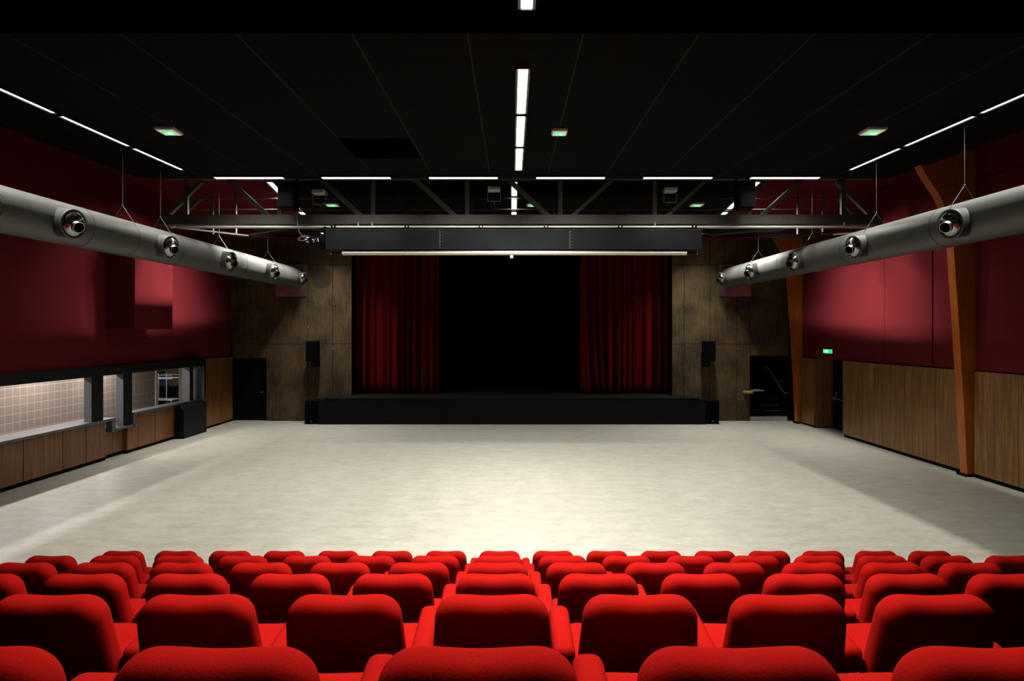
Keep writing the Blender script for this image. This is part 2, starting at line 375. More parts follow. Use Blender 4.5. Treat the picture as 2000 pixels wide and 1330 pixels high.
# ---- loudspeakers
def sub(x0, x1, side):
    t = empty('subwoofer', ((x0+x1)/2, 19.4, 0), f'black box subwoofer on the floor against the {side} end of the stage', 'speaker', 'subwoofers beside the stage')
    MB().box(x0, x1, 19.2, 19.75, .02, .80, .012).build('cabinet', 'speaker', t)
    MB().box(x0+.03, x1-.03, 19.185, 19.205, .06, .76, .006, 1).build('grille', 'grille', t)
    MB().box((x0+x1)/2-.03, (x0+x1)/2+.03, 19.18, 19.187, .085, .11).build('badge', 'steel', t)
    for x in (x0+.05, x1-.05):
        for y in (19.26, 19.7): MB().cyl((x, y, 0), (x, y, .03), .02, seg=8).build('foot', 'speaker', t)
sub(-7.0, -6.55, 'left'); sub(6.54, 6.99, 'right')
def wallspk(x, side):
    t = empty('wall_speaker', (x, 19.7, 2.1), f'small black loudspeaker bracketed on the brown boards {side} of the stage', 'speaker', 'loudspeakers on the stage wall')
    MB().box(x-.19, x+.19, 19.42, 19.76, 2.11, 2.81, .02).build('cabinet', 'speaker', t)
    MB().box(x-.165, x+.165, 19.405, 19.425, 2.14, 2.77, .008, 1).build('grille', 'grille', t)
    MB().box(x-.10, x+.10, 19.6, 19.92, 1.98, 2.04).box(x-.04, x+.04, 19.6, 19.72, 1.98, 2.12).box(x-.13, x+.13, 19.89, 19.92, 1.9, 2.12).build('bracket', 'steel' if False else 'black', t)
    for q in (-.09, 0, .09): MB().cyl((x+q, 19.585, 2.01), (x+q, 19.6, 2.01), .014, seg=8).build('bolt', 'steel', t)
wallspk(-6.86, 'left'); wallspk(6.77, 'right')

# ---- zinc plates where the ducts meet the wall
for (a, b_, s) in ((-8.27, -7.16, 'left'), (7.23, 8.36, 'right')):
    t = MB().box(a, b_, YW-.035, YW-.012, 4.36, 5.47, .003, 1)
    for x in (a+.05, b_-.05):
        for z in (4.42, 4.9, 5.41): t.cyl((x, YW-.045, z), (x, YW-.035, z), .012, seg=8)
    o = t.build('zinc_plate', 'zinc'); tag(o, f'square zinc sheet on the wall behind the end of the {s} air duct', 'metal plate', 'zinc plates on the stage wall')

# ================================================================ STAIR at the right of the stage
sta = empty('stairs', (9.0, 19.95, 0), 'dark steps with studded edges rising through the opening right of the stage', 'stairs')
m = MB(); n_ = MB(); d_ = MB()
for i in range(6):
    y = 19.97+.28*i; z = .155*(i+1)
    m.box(8.35, 9.68, y+.005, 22.0, z-.155, z)
    if i == 0: n_.box(8.35, 9.66, y-.012, y+.004, .0, z-.01)
    for k in range(36):
        x = 8.40+k*.035
        if x < 9.64: d_.cyl((x, y+.03, z), (x, y+.03, z+.012), .011, seg=6)
m.build('tread', 'black', sta); n_.build('riser_board', 'nosing', sta)['label'] = 'pale bottom riser'
d_.build('stud', 'steel', sta)['kind'] = 'stuff'
struct(MB().box(8.2, 8.34, 20.18, 22.6, 0, 3).box(9.69, 9.9, 20.18, 22.6, 0, 3).box(8.2, 9.9, 22.4, 22.6, 0, 3).box(8.2, 9.9, 20.18, 22.6, 3, 3.1).build('wall_stairwell', 'black'))
hr = empty('handrail', (9.62, 20.3, 0), 'slim pale handrail sloping down the right side of the stair opening', 'handrail')
m = MB().tube([(9.36, 21.0, 1.81), (9.62, 21.0, 1.83), (9.62, 20.9, 1.80), (9.60, 20.0, 1.12), (9.60, 19.86, 1.02), (9.60, 19.6, .98)], .024, 10)
m = MB().tube([at(1493, 717, 20.3), at(1500, 718, 20.3), at(1528, 762, 20.0), at(1532, 767, 19.97), at(1540, 768, 19.9)], .022, 10)
m.build('rail', 'railwood', hr)
MB().cyl(at(1515, 741, 20.15), at(1519, 748, 20.15)+Vector((.35, 0, 0)), .01).build('rail_bracket', 'steel', hr)
lg = empty('wall_ledge', (8.3, 19.9, .9), 'short pale wooden ledge beside the stair opening', 'shelf')
MB().box(8.07, 8.37, 19.72, 19.91, .98, 1.06, .008, 1).build('shelf_board', 'lightwood', lg)
MB().box(8.36, 8.75, 19.70, 20.6, 1.06, 1.085).build('shelf_top', 'steel', lg)

# ================================================================ TIMBER ARCHES (right side)
def arch(Yc, label, near):
    inner = [(9.72, 0), (9.66, 1.2), (9.55, 3.05), (9.46, 4.4), (9.42, 5.0), (9.30, 5.64), (9.10, 6.05), (8.85, 6.42), (8.4, 6.85), (7.8, 7.3), (7.0, 7.75)]
    outer = [(10.02, 0), (10.08, 1.2), (10.14, 3.05), (10.2, 4.6), (10.22, 5.6), (10.15, 6.5), (9.9, 7.2), (9.3, 7.9), (8.4, 8.4), (7.2, 8.75)]
    if near: inner = inner[:8]+[(8.72, 6.66), (8.97, 6.66), (8.97, 7.3)]; outer = outer[:8]
    else: inner = inner[:7]+[(8.92, 6.34)]; outer = outer[:5]+[(10.17, 6.34)]
    t = empty('timber_arch', (9.85, Yc, 0), label, 'timber arch', 'curved timber arches along the right wall')
    b = MB(); pts = inner+outer[::-1]
    # body
    b.poly([(x, Yc-.1, z) for x, z in pts], (0, .2, 0)); b.build('arch_beam', 'glulam', t)
    # steel shoe
    MB().box(9.66, 10.04, Yc-.13, Yc+.13, 0, .05).build('steel_shoe', 'black', t)
    # side tie plate and bolt rod seen at mid height
    MB().box(9.9, 10.2, Yc-.115, Yc-.1, 4.02, 4.07).build('tie_plate', 'glulam', t)
arch(12.24, 'tall orange timber arch leg in front of the wood panelled wall, nearest the camera', True)
arch(19.45, 'orange timber arch leg in the far right corner beside the stairs', False)

# ================================================================ AIR DUCTS
RD = .35
def duct_z(y): return 4.90+.0096*(y-8.44)
def duct(sgn, side, hang):
    X = 7.6*sgn
    t = empty('air_duct', (X, 3, duct_z(3)), f'large grey round air duct hanging along the {side} side of the hall', 'air duct', 'round air ducts')
    MB().cyl((X, 2.5, duct_z(2.5)), (X, YW-.04, duct_z(YW)), RD, seg=64).build('duct_body', 'duct', t, True)
    for y in (3.9, 6.5, 9.9, 12.6, 15.6, 18.2):
        MB().cyl((X, y, duct_z(y)), (X, y+.05, duct_z(y)), RD+.006, seg=64).build('joint_band', 'duct', t, True)
    for i, y in enumerate((6.6, 9.28, 11.9, 14.45, 17.05, 19.45)):
        s = -sgn; z = duct_z(y)
        ax = Vector((s, -.12, -.16)).normalized(); c0 = Vector((X, y, z)); c1 = c0+ax*.50
        r = .235 if i < 5 else .2
        # collar : an open tube
        cm = MB().cyl(c0+ax*.1, c1, r, seg=40)
        col = cm.build('nozzle_collar', 'collar', t, True)
        rg = MB(); q = ax.to_track_quat('Z', 'Y').to_matrix().to_4x4()
        tb = bmesh.new(); nM, nm = 40, 8
        vs = [[tb.verts.new((math.cos(a)*(r-.005+.016*math.cos(b)), math.sin(a)*(r-.005+.016*math.cos(b)), .016*math.sin(b))) for b in [2*math.pi*k/nm for k in range(nm)]] for a in [2*math.pi*k/nM for k in range(nM)]]
        for a in range(nM):
            for b in range(nm): tb.faces.new((vs[a][b], vs[(a+1) % nM][b], vs[(a+1) % nM][(b+1) % nm], vs[a][(b+1) % nm]))
        rg.join(tb, Matrix.Translation(c1) @ q); rg.build('nozzle_ring', 'duct', col, True)
        bl = MB(); tb = bmesh.new(); bmesh.ops.create_uvsphere(tb, u_segments=32, v_segments=16, radius=r*.9)
        bl.join(tb, Matrix.Translation(c1-ax*.03) @ q @ Matrix.Diagonal((1, 1, .68, 1)))
        bl.build('nozzle_ball', 'chrome', col, True)
        aim = (ax+Vector((0, -.25+.5*0, -.3))).normalized()
        # throat
        ctr = c1-ax*.03
        MB().cyl(ctr+aim*r*.45, ctr+aim*r*.80, r*.42, r*.38, seg=24).build('nozzle_throat', 'chrome', col, True)
        MB().cyl(ctr+aim*r*.795, ctr+aim*r*.81, r*.345, seg=24).build('nozzle_mouth', 'bulk', col, True)
    for y in hang:
        z = duct_z(y); top = rear_z(y)+.05 if y > 13.4 else ceil_z(y)
        ap = Vector((X, y, z+RD+.28))
        m = MB().cyl((X, y, top), ap, .006, seg=6).ball(ap, .018, 8)
        for s in (-1, 1):
            m.cyl(ap, (X+s*.25, y, z+RD*.72), .006, seg=6)
            pts = [(X+s*.25+0, y, z+RD*.72)]
            for k in range(1, 7):
                a = math.radians(44-k*22); pts.append((X+s*math.cos(a)*(RD+.004), y, z+math.sin(a)*(RD+.004)))
            m.tube(pts, .006, 6)
        m.build('hanger_cable', 'cable', t)
duct(-1, 'left', (4.5, 8.1, 11.1, 12.3, 14.76, 17.7))
duct(1, 'right', (4.5, 6.9, 9.55, 11.86, 14.4, 17.55))

# ================================================================ CEILING LIGHTS
def strip(x, ya, yb, wd, watts, spread, label, zf=ceil_z, group='strip lights on the hall ceiling', drop=.0, em='tube', name='strip_light', tilt=0):
    ym = (ya+yb)/2; za, zb = zf(ya)-drop, zf(yb)-drop; ang = math.atan2(zb-za, yb-ya)
    t = empty(name, (x, ym, zf(ym)-drop), label, 'ceiling light', group)
    def slab(xa, xb, y_a, y_b, d0, d1):
        m = MB(); f = lambda y: za+(zb-za)*(y-ya)/(yb-ya)
        return m.poly([(xa, y_a, f(y_a)-d1), (xb, y_a, f(y_a)-d1), (xb, y_b, f(y_b)-d1), (xa, y_b, f(y_b)-d1)], (0, 0, d1-d0))
    h = wd/2
    fr = slab(x-h, x-h+.03, ya, yb, 0, .05)
    for (a, b_, c, d_) in ((x+h-.03, x+h, ya, yb), (x-h, x+h, ya, ya+.02), (x-h, x+h, yb-.02, yb)):
        t2 = slab(a, b_, c, d_, 0, .05); me = bpy.data.meshes.new('t'); t2.b.to_mesh(me); t2.b.free(); fr.b.from_mesh(me)
    fr.build('frame', 'steel' if wd > .17 else 'darkgrey', t)
    slab(x-h+.03, x+h-.03, ya+.02, yb-.02, 0, .03).build('diffuser', em, t)
    area('lamp', (x, ym, zf(ym)-drop-.056), wd-.07, (yb-ya)-.06, watts, spread, (ang, math.radians(tilt), 0), parent=t)
segs = [(5.62, 7.30), (7.38, 9.05), (9.13, 10.80), (10.88, 12.55)]
nm = {1: 'the longest looking, farthest from the stage', 2: 'middle one', 3: 'nearest the stage'}
for i, (a, b_) in enumerate(segs):
    if i: strip(.145, a, b_, .19, W_MID, 130, f'lit strip light in the central ceiling line, {["", "nearest the camera of three", "middle of three", "nearest the stage of three"][i]}')
    for s, x, sd in ((-1, -7.26, 'left'), (1, 7.44, 'right')):
        strip(x, a, b_, .15, W_SIDE, 74, f'lit strip light in the {sd} ceiling line, {["beyond the edge of the picture", "cut by the picture edge", "middle segment", "segment nearest the stage"][i]}')
strip(.15, 4.2, 5.88, .18, 150, 112, 'lit strip light on the dark dropped ceiling at the very top of the picture', zf=lambda y: 6.44)
strip(.15, 2.3, 3.98, .18, 108, 96, 'added unseen strip light on the dark dropped ceiling, brightening the nearest seats', zf=lambda y: 6.44)  # unseen fitting, added to brighten the tops of the nearest rows
# six bars across the front edge of the ceiling
for k in range(6):
    px = 486.5+209.3*k; x = (px-1000)/F*13.2; z = ceil_z(13.2)
    where = ['leftmost', 'second from the left', 'third from the left', 'third from the right', 'second from the right', 'rightmost'][k]
    t = empty('bar_light', (x, 13.2, z), f'lit bar light along the stage edge of the ceiling, {where}', 'ceiling light', 'bar lights along the ceiling edge')
    MB().box(x-.82, x+.82, 13.12, 13.15, z-.05, z).box(x-.82, x+.82, 13.26, 13.29, z-.05, z+.02).box(x-.82, x-.79, 13.13, 13.28, z-.05, z).box(x+.79, x+.82, 13.13, 13.28, z-.05, z).build('frame', 'darkgrey', t)
    MB().box(x-.79, x+.79, 13.15, 13.26, z-.055, z-.02).build('diffuser', 'tube', t)
    area('lamp', (x, 13.2, z-.062), 1.55, .13, W_FRONT, 132, (math.radians(0), 0, 0), parent=t)
# strips on the rear ceiling
for x, sd in ((-6.3, 'left'), (6.38, 'right'), (.06, 'middle')):
    for a, b_, q in ((14.75, 15.75, 'first segment'), (15.9, 16.85, 'second segment'), (16.95, 17.45, 'short third segment'), (17.6, 19.1, 'last segment by the stage wall')):
        strip(x, a, b_, .2, W_REAR*(b_-a)/1.5*(.15 if x == .06 else 1)*(1.3 if a > 17.5 else 1), 112 if (a > 17.5 or x == .06) else 76, f'strip light seen through the truss, {sd} line, {q}', zf=rear_z, group='strip lights on the ceiling behind the truss', em='dimtube', tilt=0 if (a > 17.5 or x == .06) else (42 if x < 0 else -42))
# ceiling access grilles
t = empty('ceiling_grille', (-2.53, 11.0, ceil_z(11)-.01), 'black rectangular double vent panel in the left half of the ceiling', 'vent')
for a, b_ in ((10.42, 11.03), (11.06, 11.7)):
    m = MB(); za, zb = ceil_z(a)-.012, ceil_z(b_)-.012
    m.poly([(-3.19, a, za), (-1.87, a, za), (-1.87, b_, zb), (-3.19, b_, zb)], (0, 0, .01)); m.build('vent_panel', 'bulk', t)

# ---- exit signs
def pictogram(t, x, y, z, s, up):
    """running figure, doorway and arrow drawn in a plane facing the hall; up = vector for the sign's up direction, face normal = n"""
    u, v, n = up
    def P(a, b_, k=0): return Vector((x, y, z))+u*a*s+v*b_*s+n*k
    m = MB()
    def q(pts, th=.004): m.poly([P(a, b_, .0005) for a, b_ in pts], n*th)
    q([(.15, -.32), (.38, -.32), (.38, .32), (.15, .32)])                       # door
    q([(-.42, -.05), (-.20, -.05), (-.20, .05), (-.42, .05)]); q([(-.40, 0), (-.28, .14), (-.22, .14), (-.34, 0), (-.22, -.14), (-.28, -.14)])
    q([(-.05, .18), (.03, .18), (.03, .28), (-.05, .28)])                       # head
    q([(-.08, -.05), (.02, -.05), (.05, .15), (-.04, .15)]); q([(-.02, -.05), (.06, -.28), (.0, -.28), (-.08, -.05)]); q([(-.08, -.05), (-.18, -.2), (-.13, -.24), (-.03, -.08)]); q([(.03, .13), (.12, .04), (.09, 0), (0, .1)])
    m.build('pictogram', 'signwhite', t)
def ceil_sign(x, y, zf, size, label, rotz):
    z = zf(y)
    t = empty('exit_sign', (x, y, z), label, 'exit sign', 'green exit signs on the ceilings')
    R = Matrix.Rotation(rotz, 4, 'Z'); h = size/2
    m = MB(); tb = bmesh.new(); bmesh.ops.create_cube(tb, size=1)
    for v in tb.verts: v.co = Vector((v.co.x*size, v.co.y*size*.95, v.co.z*.05))
    bmesh.ops.bevel(tb, geom=tb.edges[:], offset=.008, segments=2, affect='EDGES')
    m.join(tb, Matrix.Translation((x, y, z-.035)) @ R); m.build('sign_box', 'lightwood' if False else 'white', t)
    m = MB(); tb = bmesh.new(); bmesh.ops.create_cube(tb, size=1)
    for v in tb.verts: v.co = Vector((v.co.x*size*.86, v.co.y*size*.8, v.co.z*.012))
    m.join(tb, Matrix.Translation((x, y, z-.064)) @ R); m.build('sign_lens', 'signface', t)
    m = MB(); tb = bmesh.new(); bmesh.ops.create_cube(tb, size=1)
    for v in tb.verts: v.co = Vector((v.co.x*size*.5, v.co.y*size*.5, v.co.z*.01))
    m.join(tb, Matrix.Translation((x, y, z-.072)) @ R); m.build('sign_panel', 'green', t)
    u = R.to_3x3() @ Vector((1, 0, 0)); v = R.to_3x3() @ Vector((0, -1, 0))
    pictogram(t, x, y, z-.0775, size*.5, (u, v, Vector((0, 0, -1))))
ceil_sign(-5.97, 9.9, ceil_z, .33, 'square lit green exit sign on the left half of the main ceiling', 0)
ceil_sign(.83, 9.95, ceil_z, .27, 'square lit green exit sign beside the central strip lights on the ceiling', 0)
ceil_sign(6.28, 9.9, ceil_z, .33, 'square lit green exit sign on the right half of the main ceiling', 0)
for px, s in ((648, 'left of the truss centre'), (1041, 'behind the middle of the truss'), (1361, 'right of the truss centre')):
    y = 6.037/(.139+255/F) ; ceil_sign((px-1000)/F*y, y, rear_z, .36, f'small green exit sign on the rear ceiling, {s}', 0)
t = empty('exit_sign', (9.84, 17.68, 2.51), 'bright green exit sign on the red wall above the right doorway', 'exit sign')
MB().box(9.77, 9.855, 17.5, 17.86, 2.44, 2.58, .006, 1).build('sign_box', 'white', t)
MB().box(9.762, 9.772, 17.51, 17.85, 2.45, 2.57).box(9.78, 9.85, 17.494, 17.50, 2.45, 2.57).build('sign_panel', 'green', t)
pictogram(t, 9.762, 17.68, 2.51, .17, (Vector((0, -1.6, 0)), Vector((0, 0, .85)), Vector((-1, 0, 0))))

# ================================================================ ROOF TRUSS / CATWALK
YT = 14.3
tr = empty('roof_truss', (0, YT, 5.82), 'grey steel roof truss with catwalk spanning the hall above the projection screen', 'truss')
MB().box(-8.9, 9.3, YT-.02, YT+.02, 5.81, 6.04).box(-8.9, 9.3, YT, YT+.12, 6.03, 6.05).box(-8.9, 9.3, YT, YT+.14, 5.80, 5.815).build('front_chord', 'truss', tr)
MB().box(-8.9, 9.3, YT+1.28, YT+1.34, 5.70, 5.78).build('rear_chord', 'black', tr)
MB().box(-8.7, 9.1, YT-.02, YT+.14, 6.94, 7.0).build('top_chord', 'truss', tr)
nodes = [(px-1000)/F*YT for px in (545-184, 545, 728, 912, 1095, 1280, 1465, 1465+184)]
xc = nodes[4]
for i, x in enumerate(nodes):
    MB().box(x-.05, x+.05, YT+.03, YT+.11, 6.05, 6.94).build('vertical', 'truss', tr)
    if i > 0 and i <= 4: MB().bar((x-.28, YT+.07, 6.0), (x-.28-.94*1.1, YT+.07, 6.94), .09, .12).build('diagonal', 'truss', tr)
    if i >= 4 and i < 7: MB().bar((x+.28, YT+.07, 6.0), (x+.28+.94*1.1, YT+.07, 6.94), .12, .09).build('diagonal', 'truss', tr)
# outer dark diagonals
MB().bar((-8.8, YT+.07, 5.95), (-7.85, YT+.07, 6.9), .1, .1).build('diagonal', 'truss', tr)
MB().bar((9.15, YT+.07, 5.95), (8.2, YT+.07, 6.9), .1, .1).build('diagonal', 'truss', tr)
MB().bar((-9.3, YT+1.2, 5.95), (-8.5, YT+1.2, 6.75), .1, .1).build('diagonal', 'truss', tr)
MB().bar((9.7, YT+1.2, 5.95), (8.9, YT+1.2, 6.75), .1, .1).build('diagonal', 'truss', tr)
m = MB(); k = 0; x = -8.8
while x < 9.0:
    a, b_ = (YT+.05, YT+1.3) if k % 2 == 0 else (YT+1.3, YT+.05)
    m.bar((x, a, 5.77), (x+1.6, b_, 5.74), .04, .04); x += 1.6; k += 1
m.build('bottom_lacing', 'truss', tr)
cr = empty('catwalk_railing', (0, YT+1.3, 5.8), 'thin metal guard rails with posts behind the roof truss', 'railing')
for z in (6.46, 6.76):
    MB().cyl((-8.6, YT+1.3, z), (8.9, YT+1.3, z), .017, seg=8).build('rail', 'cable', cr)
for px in (416, 461, 921, 1084, 1558, 1607):
    x = (px-1000)/F*(YT+1.3); MB().cyl((x, YT+1.3, 5.78), (x, YT+1.3, 6.9), .03, seg=10).build('post', 'cable', cr)
# walkway grating
MB().box(-6.8, 7.2, YT+.2, YT+1.2, 5.80, 5.83).build('walkway_deck', 'black', tr)
# lighting bar with hook clamps
lb = empty('lighting_bar', (0, 14.12, 5.70), 'long pale steel pipe under the truss, just above the screen housing', 'pipe')
MB().cyl((-8.3, 14.12, 5.70), (8.9, 14.12, 5.70), .032, seg=16).build('pipe', 'white', lb, True)
for px in (727, 1279, 1110-410, 1650):
    x = (px-1000)/F*14.12; MB().box(x-.02, x+.02, 14.10, 14.15, 5.72, 5.82).build('pipe_hanger', 'steel', lb)

# ---- projection screen
ps = empty('projection_screen', (.05, 14.0, 5.1), 'wide charcoal screen housing with its white rolled screen tube underneath', 'projection screen')
xa, xb = -4.54, 4.63
MB().box(xa, xb, 13.85, 14.0, 5.10, 5.58, .006, 1).box(xa+.05, xb-.05, 14.0, 14.3, 5.35, 5.58).build('housing', 'housing', ps)
MB().box(xa-.01, xb+.01, 13.84, 14.02, 5.578, 5.59).build('top_flange', 'truss', ps)
m = MB()
for px in (862, 1116):
    x = (px-1000)/F*13.85
    m.box(x-.045, x-.035, 13.845, 13.85, 5.12, 5.56)
    for z in (5.14, 5.22, 5.30, 5.38, 5.46, 5.54):
        for q in (-.02, .03): m.cyl((x+q, 13.84, z), (x+q, 13.85, z), .008, seg=6)
m.build('splice_plate', 'steel', ps)
MB().cyl((-4.15, 13.93, 5.035), (4.27, 13.93, 5.035), .058, seg=24).build('screen_roll', 'screen', ps, True)
MB().cyl((-4.42, 13.93, 5.035), (-4.15, 13.93, 5.035), .026, seg=12).cyl((4.27, 13.93, 5.035), (4.52, 13.93, 5.035), .026, seg=12).build('axle', 'darkgrey', ps, True)
for x in (-4.43, 4.53):
    MB().box(x-.012, x+.012, 13.89, 13.97, 4.99, 5.12).build('axle_bracket', 'steel', ps)
MB().box(-.05, .03, 13.90, 13.96, 4.90, 4.985, .004, 1).build('pull_tab', 'white', ps)
for px in (650, 794, 939, 1067, 1212, 1357):
    x = (px-1000)/F*14.0
    MB().box(x-.05, x-.03, 14.0, 14.08, 5.585, 5.72).box(x+.03, x+.05, 14.0, 14.08, 5.585, 5.72).build('hook_clamp', 'speaker', ps)
# motor at the left end with looped cable
mo = empty('winch_motor', (-4.85, 14.05, 5.3), 'chrome winch motor with looped cable at the left end of the screen housing', 'motor')
MB().cyl((-4.95, 14.1, 5.36), (-4.58, 14.1, 5.36), .13, seg=20).box(-4.72, -4.56, 13.95, 14.2, 5.12, 5.5, .02).build('motor_body', 'speaker', mo, True)
MB().cyl((-5.0, 13.95, 5.36), (-4.96, 13.95, 5.36), .09, seg=20).cyl((-5.06, 13.96, 5.34), (-5.0, 13.96, 5.34), .05, seg=12).cyl((-4.78, 13.93, 5.38), (-4.75, 13.93, 5.30), .04, seg=12).ball((-4.86, 13.93, 5.33), .05, 12).build('pulley', 'chrome', mo, True)
m = MB()
for s in (0, .03):
    pts = [Vector((-5.12+s+.13*math.cos(a), 13.95+s, 5.40+.055*math.sin(a)+.03*math.cos(a))) for a in [k*math.pi/8 for k in range(17)]]
    m.tube(pts, .007, 6)
m.tube([Vector((-5.3, 13.98, 6.05)), Vector((-5.28, 13.98, 5.8)), Vector((-5.22, 13.96, 5.55)), Vector((-5.12, 13.95, 5.42)), Vector((-4.95, 13.95, 5.42))], .009, 6)
m.build('cable_loop', 'steel', mo, True)
MB().box(-4.66, -4.60, 14.05, 14.15, 5.45, 5.70).build('motor_hanger', 'speaker', mo)

# ---- hung loudspeakers
for xx, s in ((-5.42, 'left'), (5.64, 'right')):
    t = empty('hanging_speaker', (xx, 13.85, 6.08), f'black loudspeaker hanging in front of the truss on the {s}', 'speaker', 'loudspeakers hanging from the ceiling edge')
    MB().box(xx-.19, xx+.19, 13.6, 14.0, 6.06, 6.70, .015).build('cabinet', 'speaker', t)
    MB().box(xx-.165, xx+.165, 13.585, 13.602, 6.09, 6.67, .005, 1).build('grille', 'grille', t)
    MB().box(xx-.21, xx-.19, 13.75, 13.82, 6.3, 6.95).box(xx+.19, xx+.21, 13.75, 13.82, 6.3, 6.95).box(xx-.21, xx+.21, 13.75, 13.82, 6.93, 6.96).cyl((xx, 13.785, 6.95), (xx, 13.785, 7.18), .012, seg=8).build('yoke', 'black', t)
# ---- floodlights behind the ceiling edge
for px, py, s in ((624, 377, 'left'), (965, 371, 'centre'), (1309, 373, 'right')):
    Y = 14.0; c = at(px, py, Y)
    t = empty('floodlight', c, f'small white box floodlight on a yoke under the truss, {s} of three', 'floodlight', 'box floodlights at the truss')
    MB().box(c.x-.15, c.x+.15, Y-.12, Y+.14, c.z-.03, c.z+.06, .008, 1).build('lamp_housing', 'white', t)
    m = MB()
    for q in range(3): m.box(c.x-.13, c.x+.13, Y-.128, Y-.12, c.z-.02+.025*q, c.z-.012+.025*q)
    m.build('vent_slot', 'black', t)
    MB().box(c.x-.165, c.x-.15, Y-.02, Y+.02, c.z-.28, c.z+.03).box(c.x+.15, c.x+.165, Y-.02, Y+.02, c.z-.28, c.z+.03).box(c.x-.165, c.x+.165, Y-.02, Y+.02, c.z-.29, c.z-.27).box(c.x-.012, c.x+.012, Y-.01, Y+.3, c.z-.30, c.z-.28).build('yoke', 'truss', t)
# small spotlights clamped along the catwalk
for px in (940, 1053, 1125, 1170):
    c = at(px, 365, 15.0)
    t = empty('stage_spotlight', c, f'small dark stage spotlight hung behind the truss, {dict(zip((940,1053,1125,1170),("left of the central strip light","just right of the central strip light","second right of the central strip light","farthest right of the four")))[px]}', 'spotlight', 'dark stage spotlights on the catwalk')
    MB().cyl(c+Vector((0, -.12, -.08)), c+Vector((0, .15, .05)), .075, .06, seg=16).build('lamp_body', 'speaker', t, True)
    MB().box(c.x-.1, c.x-.09, 14.98, 15.02, c.z-.05, c.z+.2).box(c.x+.09, c.x+.1, 14.98, 15.02, c.z-.05, c.z+.2).box(c.x-.1, c.x+.1, 14.98, 15.02, c.z+.19, c.z+.2).cyl((c.x, 15, c.z+.2), (c.x, 15, 7.0), .01, seg=6).build('yoke', 'speaker', t)
    MB().cyl(c+Vector((0, -.13, -.085)), c+Vector((0, -.125, -.082)), .05, seg=16).build('lens', 'speaker', t)

# ================================================================ SERVING COUNTER (left)
sc_ = empty('serving_counter', (-9.9, 13, 0), 'wood fronted serving counter under the lit kitchen hatch on the left', 'counter')
def front(ya, yb, X, z1, ed):
    MB().box(X-.16, X-.03, ya, yb, 0, z1).build('carcass', 'darkgrey', sc_)
    MB().box(X-.05, X-.02, ya, yb, 0, .085).build('plinth', 'black', sc_)
    for a, b_ in zip(ed[:-1], ed[1:]): MB().box(X-.03, X, a+.009, b_-.009, .085, z1, .003, 1).build('front_panel', 'wood2', sc_)
front(8.5, 13.72, -9.79, .94, [8.5, 9.6, 10.55, 11.4, 12.4, 13.08, 13.72])
front(13.72, 14.5, -9.90, .66, [13.72, 14.1, 14.5])
MB().box(-9.90, -9.79, 14.475, 14.5, .085, .66).build('front_panel', 'wood2', sc_)
front(14.5, 16.5, -9.79, .96, [14.5, 14.9, 15.6, 16.5])
MB().box(-10.05, -9.52, 16.5, 17.74, 0, .96, .004, 1).build('end_block', 'darkgrey', sc_)
wt = empty('worktop', (-9.9, 13, 1), 'long grey stepped worktop running along the kitchen hatch', 'worktop')
MB().box(-10.35, -9.70, 8.5, 13.93, .94, 1.0, .004, 1).box(-9.85, -9.70, 13.80, 13.93, .66, .94).build('worktop_slab', 'work', wt)
MB().box(-10.3, -9.68, 13.93, 14.60, .68, .74, .004, 1).box(-10.3, -9.68, 14.55, 14.80, .68, .74, .004, 1).box(-10.0, -9.69, 14.56, 14.64, .74, 1.0).build('low_worktop_slab', 'work', wt)
MB().box(-10.05, -9.69, 14.56, 17.74, .97, 1.03, .004, 1).build('raised_worktop_slab', 'work', wt)
hf = struct(MB().box(-10.0, -9.72, 8.5, 17.74, 2.05, 2.27).build('window_1', 'darkgrey'))
hf['label'] = 'serving hatch frame'
for a, b_, z0, x0 in ((13.2, 13.57, 1.0, -9.93), (14.28, 14.60, .74, -9.93), (17.22, 17.40, 1.03, -9.98)):
    MB().box(x0, -9.75, a, b_, z0, 2.05).build('hatch_post', 'darkgrey', hf)
    MB().box(x0+.003, -9.755, a-.006, a, z0, 2.05).build('post_lit_face', 'grey', hf)  # thin paler sheet: kitchen light on this post face put into the colour
MB().box(-9.98, -9.55, 17.68, 17.75, 1.03, 2.27).box(-10, -9.55, 16.9, 17.75, 2.12, 2.27).build('hatch_end_panel', 'darkgrey', hf)
MB().box(-9.96, -9.56, 17.672, 17.68, 1.03, 2.05).build('post_lit_face', 'grey', hf)  # same paler sheet, painting the lit face of the end panel
